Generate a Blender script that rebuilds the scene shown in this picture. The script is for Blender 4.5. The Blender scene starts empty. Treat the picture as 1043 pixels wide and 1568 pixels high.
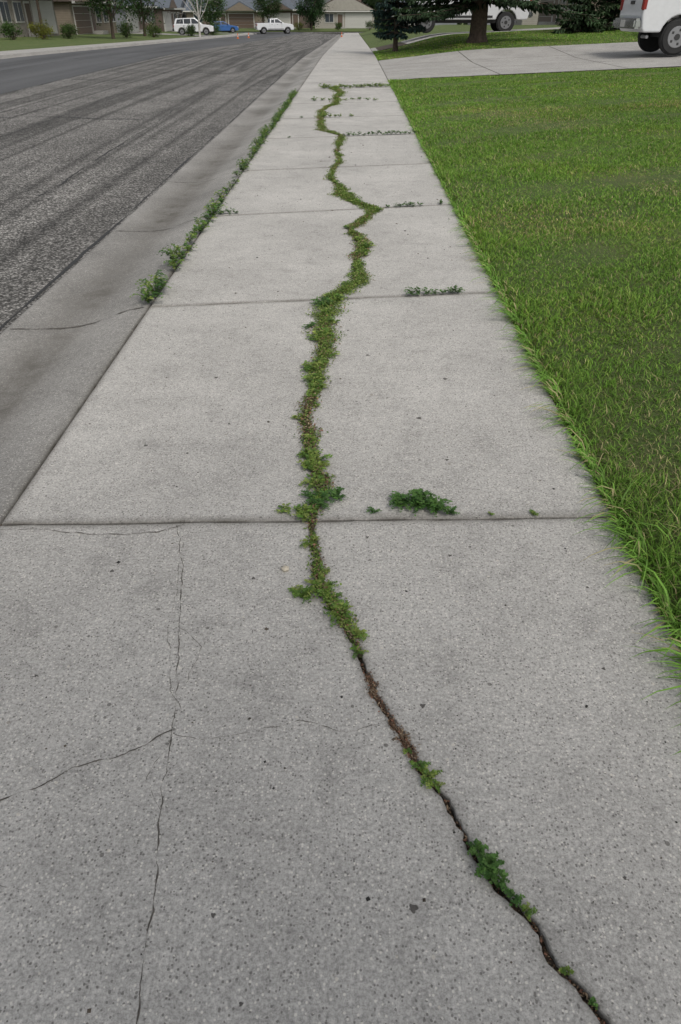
import bpy, bmesh, math, random
import numpy as np
from mathutils import Vector, Matrix
rng=np.random.default_rng(7); random.seed(7)
scene=bpy.context.scene
COL=scene.collection
rad=math.radians

# ---------------------------------------------------------------- terrain
def gy(Y):
    Y=np.asarray(Y,float)
    t=np.clip(Y-32,0,98)
    return -0.0131*np.where(t<8,t*t/16,t-4)
def sstep(a,b,x):
    t=np.clip((np.asarray(x,float)-a)/(b-a),0,1); return t*t*(3-2*t)
def lawn_z(X,Y):
    X=np.asarray(X,float);Y=np.asarray(Y,float)
    return gy(Y)+0.04*np.clip(X-1.05,0,14)+0.045*np.clip(Y-28,0,12)*sstep(1,5,X)+0.035*sstep(1.0,1.12,X)-0.03
def llawn_z(X,Y):
    return gy(Y)+0.025+0.03*np.clip(-17-np.asarray(X,float),0,12)

# ---------------------------------------------------------------- materials
class G:
    def __init__(s,name):
        s.m=bpy.data.materials.new(name); s.m.use_nodes=True; s.nt=s.m.node_tree
        s.b=s.nt.nodes['Principled BSDF']
    def n(s,t,ins=None,**p):
        nd=s.nt.nodes.new(t)
        for k,v in p.items(): setattr(nd,k,v)
        if ins:
            for k,v in ins.items():
                sk=nd.inputs[k]
                if isinstance(v,bpy.types.NodeSocket): s.nt.links.new(v,sk)
                else: sk.default_value=v
        return nd
    def co(s): return s.n('ShaderNodeTexCoord').outputs['Object']
    def mp(s,v,sc): return s.n('ShaderNodeMapping',{'Vector':v,'Scale':sc}).outputs[0]
    def noise(s,v,sc,d=4,r=.6,dist=0): return s.n('ShaderNodeTexNoise',{'Vector':v,'Scale':sc,'Detail':d,'Roughness':r,'Distortion':dist}).outputs['Fac']
    def ramp(s,f,pts):
        nd=s.n('ShaderNodeValToRGB',{'Fac':f}); e=nd.color_ramp.elements
        while len(e)<len(pts): e.new(.5)
        for el,(p,c) in zip(e,pts):
            el.position=p
            if not hasattr(c,'__len__'): c=(c,c,c)
            el.color=(*c,1)
        return nd.outputs[0]
    def mix(s,f,a,b,mode='MIX'):
        def c4(v): return v if isinstance(v,bpy.types.NodeSocket) else ((*v,1) if hasattr(v,'__len__') else (v,v,v,1))
        return s.n('ShaderNodeMixRGB',{'Fac':f,'Color1':c4(a),'Color2':c4(b)},blend_type=mode).outputs[0]
    def math(s,op,a,b=0.0,c=None):
        d={0:a,1:b}
        if c is not None:d[2]=c
        return s.n('ShaderNodeMath',d,operation=op).outputs[0]
    def bump(s,h,st,dist=.01,nrm=None):
        d={'Height':h,'Strength':st,'Distance':dist}
        if nrm is not None:d['Normal']=nrm
        return s.n('ShaderNodeBump',d).outputs[0]
    def set(s,col=None,rough=None,nrm=None,**k):
        for kk,v in dict(zip(('Base Color','Roughness','Normal'),(col,rough,nrm))).items():
            if v is None: continue
            if isinstance(v,bpy.types.NodeSocket): s.nt.links.new(v,s.b.inputs[kk])
            else: s.b.inputs[kk].default_value=(*v,1) if hasattr(v,'__len__') and kk=='Base Color' else v
        for kk,v in k.items(): s.b.inputs[kk.replace('_',' ')].default_value=v
        return s.m
    def attr(s,name): return s.n('ShaderNodeAttribute',attribute_name=name)

def concrete(name,bright=1.0,stain=(.82,1.08),warm=(1,.965,.90)):
    g=G(name); v=g.co()
    n1=g.noise(v,.9,4,.6); n2=g.noise(v,5.5,5,.72,.3); n3=g.noise(v,115,5,.85); n4=g.noise(v,34,4,.75)
    B=bright
    c=g.ramp(n3,[(.32,tuple(.175*B*w for w in warm)),(.5,tuple(.37*B*w for w in warm)),(.69,tuple(.57*B*w for w in warm))])
    c=g.mix(1,c,g.ramp(n4,[(.3,.82),(.7,1.13)]),'MULTIPLY')
    c=g.mix(1,c,g.ramp(n2,[(.28,.78),(.45,.97),(.7,1.08)]),'MULTIPLY')
    c=g.mix(1,c,g.ramp(n1,[(.3,stain[0]),(.7,stain[1])]),'MULTIPLY')
    vo=g.n('ShaderNodeTexVoronoi',{'Vector':v,'Scale':150.0,'Randomness':1.0})
    r=g.n('ShaderNodeSeparateColor',{'Color':vo.outputs['Color']})
    dsm=g.math('LESS_THAN',vo.outputs['Distance'],.42)
    dk=g.math('MULTIPLY',dsm,g.math('GREATER_THAN',r.outputs[0],.88))
    lt=g.math('MULTIPLY',dsm,g.math('LESS_THAN',r.outputs[0],.11))
    c=g.mix(g.math('MULTIPLY',dk,.68),c,(.10,.094,.085))
    c=g.mix(g.math('MULTIPLY',lt,.62),c,(.72,.69,.62))
    vo2=g.n('ShaderNodeTexVoronoi',{'Vector':v,'Scale':24.0,'Randomness':1.0})
    r2=g.n('ShaderNodeSeparateColor',{'Color':vo2.outputs['Color']})
    pr=g.n('ShaderNodeMapRange',{'Value':r2.outputs[2],'To Min':.04,'To Max':.14}).outputs[0]
    pit=g.math('MULTIPLY',g.math('LESS_THAN',vo2.outputs['Distance'],pr),g.math('GREATER_THAN',r2.outputs[1],.82))
    c=g.mix(g.math('MULTIPLY',pit,.65),c,(.08,.074,.065))
    ag=g.math('MULTIPLY',g.math('LESS_THAN',vo2.outputs['Distance'],.11),g.math('LESS_THAN',r2.outputs[1],.12))
    c=g.mix(g.math('MULTIPLY',ag,.5),c,(.66,.61,.52))
    at=g.attr('dirt').outputs['Fac']
    dn=g.math('MULTIPLY',at,g.n('ShaderNodeMapRange',{'Value':n2,'From Min':.3,'From Max':.65,'To Min':.35,'To Max':1.0}).outputs[0])
    c=g.mix(dn,c,(.10,.092,.078))
    h=g.math('ADD',g.math('MULTIPLY',n3,.7),g.math('MULTIPLY',n4,.4))
    h=g.math('SUBTRACT',h,g.math('MULTIPLY',pit,.8))
    return g.set(c,.92,g.bump(h,.55,.004),Specular_IOR_Level=.25)

M={}
M['conc']=concrete('sidewalk_concrete',1.2)
M['gut']=concrete('gutter_concrete',.85,(.66,1.1))
M['drive']=concrete('driveway_concrete',.98)

def soilm():
    g=G('soil'); v=g.co()
    n=g.noise(v,90,5,.8); n2=g.noise(v,9,3)
    c=g.ramp(n,[(.3,(.018,.015,.011)),(.55,(.06,.047,.033)),(.75,(.14,.10,.065))])
    c=g.mix(g.ramp(n2,[(.5,0.0),(.65,.6)]),c,(.10,.058,.035))
    return g.set(c,1,g.bump(n,1,.01))
M['soil']=soilm()
def mossm():
    g=G('moss_litter'); v=g.co()
    n=g.noise(v,140,5,.8); n2=g.noise(v,9,4)
    a=g.ramp(n,[(.3,(.035,.05,.013)),(.6,(.10,.14,.032)),(.8,(.18,.21,.065))])
    b=g.ramp(n,[(.3,(.04,.028,.019)),(.55,(.14,.10,.065)),(.8,(.28,.22,.15))])
    c=g.mix(g.ramp(n2,[(.48,0.0),(.6,1.0)]),a,b)
    return g.set(c,1,g.bump(n,1,.012))
M['moss']=mossm()
def asphalt():
    g=G('asphalt'); v=g.co()
    vo=g.n('ShaderNodeTexVoronoi',{'Vector':v,'Scale':62.0}); r=g.n('ShaderNodeSeparateColor',{'Color':vo.outputs['Color']}).outputs[0]
    chip=g.ramp(r,[(0,(.07,.067,.062)),(.55,(.205,.197,.182)),(1,(.50,.48,.45))])
    chip=g.mix(1,chip,g.ramp(vo.outputs['Distance'],[(.2,1.0),(.75,.42)]),'MULTIPLY')
    big=g.noise(v,18,5,.8)
    chip=g.mix(1,chip,g.ramp(big,[(.3,.62),(.7,1.35)]),'MULTIPLY')
    st=g.noise(g.mp(v,(.95,.022,1)),1.0,2,.45,.2)
    chip=g.mix(1,chip,g.ramp(st,[(.36,1.1),(.42,.55),(.47,1.05),(.52,1.15),(.565,.52),(.62,1.1),(.70,.75)]),'MULTIPLY')
    bl=g.noise(v,.8,5,.65)
    chip=g.mix(1,chip,g.ramp(bl,[(.35,.78),(.65,1.12)]),'MULTIPLY')
    sm=g.mix(1,g.ramp(g.noise(v,60,4,.8),[(.3,(.066,.068,.070)),(.7,(.14,.14,.142))]),g.ramp(g.noise(g.mp(v,(.7,.05,1)),1,2),[(.35,.75),(.65,1.1)]),'MULTIPLY')
    x=g.n('ShaderNodeSeparateXYZ',{'Vector':v}).outputs[0]
    xx=g.math('ADD',x,g.math('MULTIPLY',g.noise(v,2.5,3),.15))
    f=g.math('LESS_THAN',xx,-8.2)
    c=g.mix(f,chip,sm)
    return g.set(c,.93,g.bump(g.math('ADD',vo.outputs['Distance'],big),.9,.007),Specular_IOR_Level=.25)
M['asph']=asphalt()
def lawnm(name,dark=1):
    g=G(name); v=g.co()
    n=g.noise(v,60,5,.8); n2=g.noise(v,1.3,4,.6)
    c=g.ramp(n,[(.3,(.05*dark,.08*dark,.015*dark)),(.6,(.10*dark,.145*dark,.03*dark)),(.8,(.20*dark,.21*dark,.07*dark))])
    c=g.mix(g.ramp(n2,[(.5,0.0),(.7,.35)]),c,(.20,.175,.075))
    return g.set(c,1,g.bump(n,1,.03))
M['lawn']=lawnm('lawn_soil'); M['turf']=lawnm('turf',.9)
def leafm(name,rough=.55,tr=.25):
    g=G(name); c=g.attr('col').outputs['Color']
    g.set(c,rough,Specular_IOR_Level=.3)
    if tr>0:
        t=g.n('ShaderNodeBsdfTranslucent',{'Color':c}); out=g.nt.nodes['Material Output']
        mx=g.n('ShaderNodeMixShader',{0:tr,1:g.b.outputs[0],2:t.outputs[0]})
        g.nt.links.new(mx.outputs[0],out.inputs[0])
    return g.m
M['leaf']=leafm('leaf'); M['grass']=leafm('grass_blade',.6,.33); M['needle']=leafm('needle',.7,0)
def vcolm(name):
    g=G(name); return g.set(g.attr('col').outputs['Color'],.9)
M['debris']=vcolm('debris')
def plain(name,c,rough=.6,var=.12,sc=8,**k):
    g=G(name); v=g.co(); n=g.noise(v,sc,4)
    cc=g.mix(1,c,g.ramp(n,[(.3,1-var),(.7,1+var)]),'MULTIPLY')
    return g.set(cc,rough,None,**k)
M['crack']=plain('crack_dark',(.095,.086,.074),1,.4,60)
M['tar']=plain('tar_crack',(.03,.03,.03),.9,.3,20)
M['bark']=plain('bark',(.075,.055,.04),.95,.4,9)
M['birch']=plain('pale_bark',(.42,.40,.37),.9,.3,9)
M['tire']=plain('tire_rubber',(.02,.02,.02),.85,.2)
M['rim']=plain('alloy_rim',(.30,.30,.31),.4,.05,Metallic=.8)
M['chrome']=plain('chrome',(.55,.56,.58),.22,.03,Metallic=1.0)
M['glass']=plain('car_glass',(.02,.025,.03),.08,.05)
M['black']=plain('black_plastic',(.03,.03,.03),.6,.1)
M['red']=plain('tail_lamp',(.22,.02,.015),.25,.1)
M['lamp']=plain('head_lamp',(.7,.7,.68),.2,.05)
M['white']=plain('white_paint',(.62,.63,.64),.3,.04,Coat_Weight=.5)
M['bluep']=plain('blue_paint',(.03,.10,.28),.3,.05,Coat_Weight=.5)
M['orange']=plain('orange_plastic',(.50,.12,.025),.5,.08)
M['trim']=plain('white_trim',(.5,.49,.46),.6,.05)
M['win']=plain('window_glass',(.04,.05,.06),.1,.1)
M['gdoor']=plain('garage_door_paint',(.45,.44,.41),.6,.06)
M['gdoorb']=plain('brown_door_paint',(.11,.075,.055),.6,.1)
def siding(name,c):
    g=G(name); v=g.co(); z=g.n('ShaderNodeSeparateXYZ',{'Vector':v}).outputs[2]
    f=g.math('FRACT',g.math('MULTIPLY',z,5.5))
    cc=g.mix(1,c,g.ramp(f,[(0,.55),(.12,.95),(1,1.05)]),'MULTIPLY')
    cc=g.mix(1,cc,g.ramp(g.noise(v,3,4),[(.3,.9),(.7,1.06)]),'MULTIPLY')
    return g.set(cc,.8,g.bump(f,.4,.02))
def brickm(name,a,b):
    g=G(name); v=g.co()
    br=g.n('ShaderNodeTexBrick',{'Vector':g.n('ShaderNodeMapping',{'Vector':v,'Rotation':(rad(90),0,0)}).outputs[0],'Color1':(*a,1),'Color2':(*b,1),'Mortar':(.3,.29,.27,1),'Scale':3.0,'Mortar Size':.02})
    cc=g.mix(1,br.outputs[0],g.ramp(g.noise(v,4,4),[(.3,.8),(.7,1.15)]),'MULTIPLY')
    return g.set(cc,.9)
def shingle(name,c):
    g=G(name); v=g.co()
    n=g.noise(g.mp(v,(3,3,12)),3,4,.7)
    cc=g.mix(1,c,g.ramp(n,[(.3,.7),(.7,1.25)]),'MULTIPLY')
    return g.set(cc,.95)
M['sid_tan']=siding('tan_siding',(.20,.165,.125)); M['sid_grey']=siding('grey_siding',(.21,.22,.235)); M['sid_cream']=siding('cream_siding',(.33,.31,.27)); M['sid_brown']=siding('brown_siding',(.12,.09,.072)); M['sid_blue']=siding('blue_siding',(.12,.15,.19))
M['brick']=brickm('stone_brick',(.25,.22,.18),(.20,.17,.14)); M['brickr']=brickm('red_brick',(.16,.10,.075),(.13,.075,.06))
M['roof_b']=shingle('brown_shingles',(.085,.065,.055)); M['roof_g']=shingle('grey_shingles',(.10,.115,.135))

# ---------------------------------------------------------------- mesh helpers
def obj(name,me,mat=None,parent=None,smooth=False):
    o=bpy.data.objects.new(name,me); COL.objects.link(o)
    if mat: me.materials.append(mat)
    if parent: o.parent=parent
    if smooth: me.polygons.foreach_set('use_smooth',[True]*len(me.polygons))
    return o
def pymesh(name,v,f,mat,parent=None,smooth=False,dirt=None):
    me=bpy.data.meshes.new(name); me.from_pydata([tuple(map(float,a)) for a in v],[],f); me.update()
    if dirt is not None:
        a=me.attributes.new('dirt','FLOAT','POINT'); a.data.foreach_set('value',np.asarray(dirt,np.float32))
    return obj(name,me,mat,parent,smooth)
def inst(name,tv,tf,R,P,C,mat,shade=None,parent=None):
    tv=np.asarray(tv,float); k=len(tv); N=len(P)
    V=np.einsum('nij,kj->nki',R,tv)+P[:,None,:]
    me=bpy.data.meshes.new(name)
    lp=np.concatenate([np.asarray(f) for f in tf]); tot=np.array([len(f) for f in tf])
    L=(lp[None,:]+(np.arange(N)*k)[:,None]).ravel()
    T=np.tile(tot,N); S=np.concatenate([[0],np.cumsum(T)[:-1]])
    me.vertices.add(N*k); me.vertices.foreach_set('co',V.astype(np.float32).ravel())
    me.loops.add(len(L)); me.loops.foreach_set('vertex_index',L.astype(np.int32))
    me.polygons.add(len(T)); me.polygons.foreach_set('loop_start',S.astype(np.int32)); me.polygons.foreach_set('loop_total',T.astype(np.int32))
    me.update(calc_edges=True)
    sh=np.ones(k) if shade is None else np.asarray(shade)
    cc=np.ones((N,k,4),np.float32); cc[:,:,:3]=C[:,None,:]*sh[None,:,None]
    a=me.attributes.new('col','FLOAT_COLOR','POINT'); a.data.foreach_set('color',cc.ravel())
    return obj(name,me,mat,parent)
def nrm(a): return a/np.maximum(np.linalg.norm(a,axis=-1,keepdims=True),1e-9)
def frame(f,up,w,l,h):
    f=nrm(f); s=nrm(np.cross(f,up)); n=np.cross(s,f)
    return np.stack([s*np.reshape(w,(-1,1)),f*np.reshape(l,(-1,1)),n*np.reshape(h,(-1,1))],axis=2)
LEAF=([(0,0,0),(-.5,.4,.10),(-.36,.75,.10),(0,1,-.08),(.36,.75,.10),(.5,.4,.10)],[(0,3,2,1),(0,5,4,3)])
LOBE=([(0,0,0),(-.22,.18,.03),(-.55,.25,.1),(-.3,.42,.03),(-.55,.62,.1),(-.2,.66,.02),(0,1,-.05),(.2,.66,.02),(.55,.62,.1),(.3,.42,.03),(.55,.25,.1),(.22,.18,.03)],
      [(0,11,10,9),(0,9,3),(0,3,2,1),(3,9,7,5),(9,8,7),(3,5,4),(5,7,6)])
BLADE=([(-.5,0,0),(.5,0,0),(-.42,.28,.6),(.42,.28,.6),(0,1,1)],[(0,1,3,2),(2,3,4)])
ARCH=([(-.45,0,0),(.45,0,0),(-.5,.22,.7),(.5,.22,.7),(-.4,.55,1),(.4,.55,1),(-.22,.82,.85),(.22,.82,.85),(0,1,.5)],[(0,1,3,2),(2,3,5,4),(4,5,7,6),(6,7,8)])
def vn1(y,sc,seed):
    y=np.asarray(y,float)*sc; i=np.floor(y).astype(int); t=y-i; t=t*t*(3-2*t)
    h=lambda k:(np.sin(k*127.1+seed*311.7)*43758.5453)%1.0
    return (h(i)*(1-t)+h(i+1)*t)*2-1
def fr1(y,sc,seed,o=3):
    return sum(vn1(y,sc*2**k,seed+k*7)/2**k for k in range(o))
_K=[(rng.normal(0,1,2),rng.uniform(0,6.28)) for _ in range(14)]
def n2d(x,y,sc):
    return sum(np.sin((x*k[0]+y*k[1])*sc+p) for k,p in _K)/math.sqrt(14)
def empty(name,loc,rz=0,sc=1):
    e=bpy.data.objects.new(name,None); COL.objects.link(e); e.location=loc; e.rotation_euler=(0,0,rz); e.scale=(sc,)*3; return e
def box(name,c,s,mat,parent=None,bev=0):
    bm=bmesh.new(); bmesh.ops.create_cube(bm,size=1)
    bmesh.ops.scale(bm,vec=s,verts=bm.verts); bmesh.ops.translate(bm,vec=c,verts=bm.verts)
    if bev: bmesh.ops.bevel(bm,geom=bm.edges[:],offset=bev,segments=2,affect='EDGES')
    me=bpy.data.meshes.new(name); bm.to_mesh(me); bm.free()
    return obj(name,me,mat,parent)
def cyl(name,c,r,h,mat,parent=None,axis='Z',seg=24,r2=None,bev=0):
    bm=bmesh.new(); bmesh.ops.create_cone(bm,segments=seg,radius1=r,radius2=r if r2 is None else r2,depth=h,cap_ends=True)
    if axis=='Y': bmesh.ops.rotate(bm,matrix=Matrix.Rotation(rad(90),3,'X'),verts=bm.verts)
    bmesh.ops.translate(bm,vec=c,verts=bm.verts)
    if bev: bmesh.ops.bevel(bm,geom=[e for e in bm.edges if len(e.link_faces)==2 and e.calc_face_angle()>1],offset=bev,segments=3,affect='EDGES')
    me=bpy.data.meshes.new(name); bm.to_mesh(me); bm.free()
    return obj(name,me,mat,parent)

# ---------------------------------------------------------------- crack path
CR=[(-.9,.62),(.2,.55),(.486,.495),(.535,.471),(.585,.419),(.653,.394),(.704,.349),(.781,.311),(.857,.261),(.948,.2325),(1.047,.176),(1.147,.1215),(1.278,.072),(1.426,.026),(1.536,-.025),(1.687,-.093),(1.856,-.118),(2.047,-.131),(2.288,-.116),(2.567,-.17),(2.865,-.206),(3.293,-.172),(3.822,-.156),(4.37,-.165),(4.56,-.14),(4.69,-.05),(4.90,.04),(5.38,.066),(5.84,.097),(6.32,.016),(6.6,.09),(7.05,.218),(7.34,.08),(7.69,-.05),(8.19,-.142),(8.74,-.228),(9.6,-.166),(10.6,-.20),(11.5,-.16),(12.0,-.17),(12.5,-.44),(13.33,-.525),(15.24,-.56),(15.9,-.50),(16.4,-.35),(17.72,-.33),(19.0,-.28),(20.14,-.45),(21.5,-.2)]
CY=np.array([a for a,b in CR]); CX=np.array([b for a,b in CR])
def crx(Y): return np.interp(Y,CY,CX)+(.007*fr1(Y,14,3)+.004*fr1(Y,60,9))+np.interp(Y,[2,3,6],[0,.008,.02])*fr1(Y,3.5,19,2)
def crw(Y): # half width
    w=.0072+.0022*fr1(Y,22,31)+.0010*fr1(Y,110,17)
    return np.clip(w*np.interp(Y,[0,1.9,2.3,20,21],[1,1,1.5,1.6,1]),.003,.03)
XL,XR=-1.305,1.01
# ---------------------------------------------------------------- sidewalk slabs
J=[(-.75,-.70),(2.02,2.10),(4.36,4.68),(6.80,7.32),(9.07,9.60),(11.63,12.18),(14.0,14.6),(16.5,17.0),(19.2,19.8)]
while J[-1][0]<132: J.append((J[-1][0]+2.45,J[-1][1]+2.45))
V=[];F=[];D=[]
def add_piece(side,ja,jb,si):
    gap=.0045
    ym=(ja[0]+jb[0])/2
    st=.007 if ym<2 else (.014 if ym<4.4 else (.04 if ym<12 else (.12 if ym<25 else .5)))
    L=min(jb[0]-ja[0],jb[1]-ja[1])
    offs=[(0,-.06,1),(0,-.005,1),(.006,-.001,.8),(.016,0,.45),(.04,0,.05)]
    n=int((L-.09)/st)
    rows=[(o/L,z,d) for o,z,d in offs]+[((.045+(L-.09)*i/n)/L,0,0) for i in range(n+1)]+[(1-o/L,z,d) for o,z,d in offs[::-1]]
    def Yof(x,v):
        t=(x-XL)/(XR-XL); a=ja[0]+(ja[1]-ja[0])*t+gap; b=jb[0]+(jb[1]-jb[0])*t-gap
        wob=.0025*np.sin(x*9+si)+.002*np.sin(x*31+si*3)+.0018*float(vn1(x,45,si+3))
        return a+(b-a)*v+wob
    base=len(V)
    for v,rz,rd in rows:
        if side in 'LR':
            sg=-1 if side=='L' else 1
            x=0.
            for _ in range(4):
                y=float(Yof(x,v)); x=float(crx(y)+sg*(crw(y)+.0025*float(vn1(y,90,50+sg))))
            lip=.003+.004*max(0,float(vn1(y,40,70+sg)))
            e=[(x,-.06,1),(x+sg*.0005,-.005,1),(x+sg*lip,-.0008,.75),(x+sg*.014,0,.3),(x+sg*.035,0,0)]
            o=XL if side=='L' else XR; s2=-sg
            oe=[(o+s2*.04,0,.0),(o+s2*.018,0,.35),(o+s2*.007,-.001,.8),(o,-.006,1),(o,-.08,1)]
            xs=e+[(e[-1][0]+(oe[0][0]-e[-1][0])*k/15,0,0) for k in range(1,15)]+oe
            if side=='L': xs=xs[::-1]
        else:
            oe=[(0,-.08,1),(0,-.006,1),(.007,-.001,.8),(.018,0,.35),(.04,0,0)]
            xs=[(XL+a,z,d) for a,z,d in oe]+[(XL+.04+(XR-XL-.08)*k/9,0,0) for k in range(1,9)]+[(XR-a,z,d) for a,z,d in oe[::-1]]
        for x_,cz,cd in xs:
            y=float(Yof(x_,v)); z=min(rz,cz)
            V.append((x_,y,float(gy(y))+z)); D.append(max(rd,cd)*.85)
    m=len(xs)
    for i in range(len(rows)-1):
        for k in range(m-1):
            a=base+i*m+k; F.append((a,a+1,a+m+1,a+m))
for i in range(len(J)-1):
    if J[i][0]<19: add_piece('L',J[i],J[i+1],i); add_piece('R',J[i],J[i+1],i)
    else: add_piece('A',J[i],J[i+1],i)
pymesh('sidewalk',V,F,M['conc'],dirt=D,smooth=False)

def sheet(name,xs,ys,zf,mat,dirtf=None,smooth=True):
    V=[(x,y,float(zf(x,y))) for y in ys for x in xs]; m=len(xs)
    F=[(i*m+k,i*m+k+1,(i+1)*m+k+1,(i+1)*m+k) for i in range(len(ys)-1) for k in range(m-1)]
    D=None if dirtf is None else [dirtf(v[0],v[1]) for v in V]
    return pymesh(name,V,F,mat,smooth=smooth,dirt=D)
ysoil=np.concatenate([np.arange(-.8,6,.05),np.arange(6,133,.5)])
sheet('joint_soil',np.linspace(XL-.02,XR+.05,40),ysoil,lambda x,y:gy(y)-.020+.006*math.sin(x*60+y*31)+.004*math.sin(y*83),M['soil'])

# gutter with rolled profile
gp=[(-1.318,-.07),(-1.318,-.006),(-1.326,-.001),(-1.345,-.002),(-1.44,-.016),(-1.54,-.045),(-1.66,-.088),(-1.76,-.108),(-1.88,-.116),(-2.05,-.110),(-2.20,-.100),(-2.235,-.104),(-2.235,-.16)]
gd=[1,1,.6,.25,.05,.1,.35,.9,1.0,.5,.2,.8,1]
gys=list(np.arange(-1,8,.05))+list(np.arange(8,132,.5))
V=[];F=[];D=[]
for y in gys:
    for k,(x,z) in enumerate(gp):
        yy=y-(-1.31-x)*0.16
        V.append((x+(.004*float(vn1(y,3,k)) if k<4 else 0),yy,float(gy(y))+z)); D.append(min(1,gd[k]*.6*(1+.6*float(fr1(y,.8,k//5)))))
m=len(gp)
for i in range(len(gys)-1):
    for k in range(m-1):
        a=i*m+k; F.append((a,a+m,a+m+1,a+1))
pymesh('gutter',V,F,M['gut'],dirt=[max(0,d) for d in D],smooth=True)

def ribbon_geo(pts,w,zf,V,F,step=.006,jit=.003,seed=1,brk=.0):
    P=np.array(pts,float); seg=np.linalg.norm(np.diff(P,axis=0),axis=1); s=np.concatenate([[0],np.cumsum(seg)])
    n=max(3,int(s[-1]/step)); t=np.linspace(0,s[-1],n)
    x=np.interp(t,s,P[:,0]);y=np.interp(t,s,P[:,1])
    dx=np.gradient(x);dy=np.gradient(y);l=np.hypot(dx,dy);nx=-dy/l;ny=dx/l
    o=jit*(fr1(t,.12/step,seed,4)+2*vn1(t,.02/step,seed+5))
    x=x+nx*o;y=y+ny*o
    ww=w*.5*np.clip(1+.8*fr1(t,.2/step,seed+11)-brk,.06,2.2)
    b=len(V)
    for i in range(n):
        for sg in(-1,1):
            X=x[i]+sg*nx[i]*ww[i];Y=y[i]+sg*ny[i]*ww[i]; V.append((X,Y,zf(X,Y)))
    for i in range(n-1): F.append((b+2*i,b+2*i+1,b+2*i+3,b+2*i+2))
V=[];F=[]
zc=lambda x,y:float(gy(y))+.0012
H=[[(-.639,2.02),(-.60,1.9),(-.57,1.779),(-.53,1.5),(-.486,1.27),(-.463,1.117),(-.455,.964),(-.429,.80),(-.408,.66),(-.396,.539),(-.378,.42),(-.36,.1)],
 [(-1.1,.86),(-.843,.916),(-.773,.942),(-.70,1.012),(-.598,1.036),(-.463,1.117)],
 [(-.463,1.117),(-.381,1.098),(-.228,1.121),(-.125,1.153),(0,1.124),(.105,1.16)],
 [(-1.29,1.985),(-1.1,1.99),(-.9,1.965),(-.7,1.985),(-.62,2.035)],
 [(-.60,1.98),(-.585,1.8),(-.56,1.66),(-.565,1.5),(-.50,1.25),(-.45,1.17)],
 [(-1.0,.72),(-.82,.74),(-.7,.70)],[(-.46,1.1),(-.50,.98),(-.44,.9)],[(-.53,1.5),(-.44,1.42),(-.46,1.28)]]
ws=[.0026,.0032,.0024,.0035,.0014,.0012,.0018,.0012]
for i,(h,w) in enumerate(zip(H,ws)): ribbon_geo(h,w,zc,V,F,.005,.0042,20+i,.2 if w>.0025 else .3)
pymesh('hairline_cracks',V,F,M['crack'])
V=[];F=[]
def gz(x,y):
    return float(gy(y))+float(np.interp(-x,[-a for a,b in gp[2:11]],[b for a,b in gp[2:11]]))+.004
for i,(a,b) in enumerate(J[1:14]):
    pts=[(x,a-.01-(-1.31-x)*.16) for x in np.linspace(-1.34,-2.19,40)]
    ribbon_geo(pts,.010,gz,V,F,.01,.002,60+i)
pymesh('gutter_joints',V,F,M['crack'])
# road
def road_z(x,y): return float(gy(y))-.104+.09*math.sin(math.pi*min(max((-x-2.15)/13.2,0),1))
ysr=list(np.arange(-3,30,1.0))+list(np.arange(30,135,2.5))
sheet('road',list(np.linspace(-15.3,-2.19,28)),ysr,road_z,M['asph'])
V=[];F=[]
rz=lambda x,y:road_z(x,y)+.004
R=[([(-2.25,3.3),(-2.25,60)],.022,.006),([(-6.9,14.2),(-5.6,14.6),(-4.6,14.4),(-3.7,14.5)],.05,.03),([(-14,14),(-9.6,14.6),(-6.9,14.2)],.04,.03),
 ([(-8.2,3),(-8.25,30),(-8.2,90)],.05,.03),([(-5.6,6),(-5.5,14),(-5.7,30),(-5.6,60)],.02,.03),([(-3.4,8),(-3.6,16),(-3.4,30)],.015,.03),
 ([(-2.3,22),(-8,23)],.06,.06),([(-2.3,26),(-8,26.5)],.07,.08),([(-2.3,31),(-8,30)],.10,.06),([(-2.3,35.5),(-8,36)],.14,.08),([(-2.3,38.5),(-8,38)],.14,.08),([(-8.2,34),(-14.8,35)],.06,.04),([(-2.3,42),(-14.8,41)],.14,.06),([(-11.6,8),(-11.5,70)],.03,.03)]
for i,(p,w,j) in enumerate(R): ribbon_geo(p,w,rz,V,F,.08,j,90+i,.2)
pymesh('road_cracks',V,F,M['tar'])
sheet('cross_street',list(np.linspace(-120,90,20)),[135.0,138,143.5],lambda x,y:float(gy(y))-.07,M['asph'])
V=[];F=[];fp=[(-15.2,-.10),(-15.32,-.10),(-15.36,.02),(-15.52,.03),(-17.1,.045),(-17.1,-.05)]
ysf=list(np.arange(-3,134,2.0))
for y in ysf:
    for x,z in fp: V.append((x,y,float(gy(y))+z))
m=len(fp)
for i in range(len(ysf)-1):
    for k in range(m-1): a=i*m+k; F.append((a,a+m,a+m+1,a+1))
pymesh('far_sidewalk',V,F,M['drive'])
sheet('far_lawn',[-17.1,-19,-22,-28,-40,-80],ysf,lambda x,y:float(llawn_z(x,y)),M['turf'])
gx=[-1500,-300,-80,-20,0,15,80,300,1500]; gyy=[-300,-40,0,32,40,60,80,100,115,130,145,300,800,2500]
sheet('ground',gx,gyy,lambda x,y:float(gy(y))-.30,M['turf'])
sheet('back_lawn',[-120,-60,-20,10,60,100],[143.5,146,150,160,190],lambda x,y:float(gy(y))+.02+.25*float(sstep(143,153,y)),M['turf'])

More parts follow.
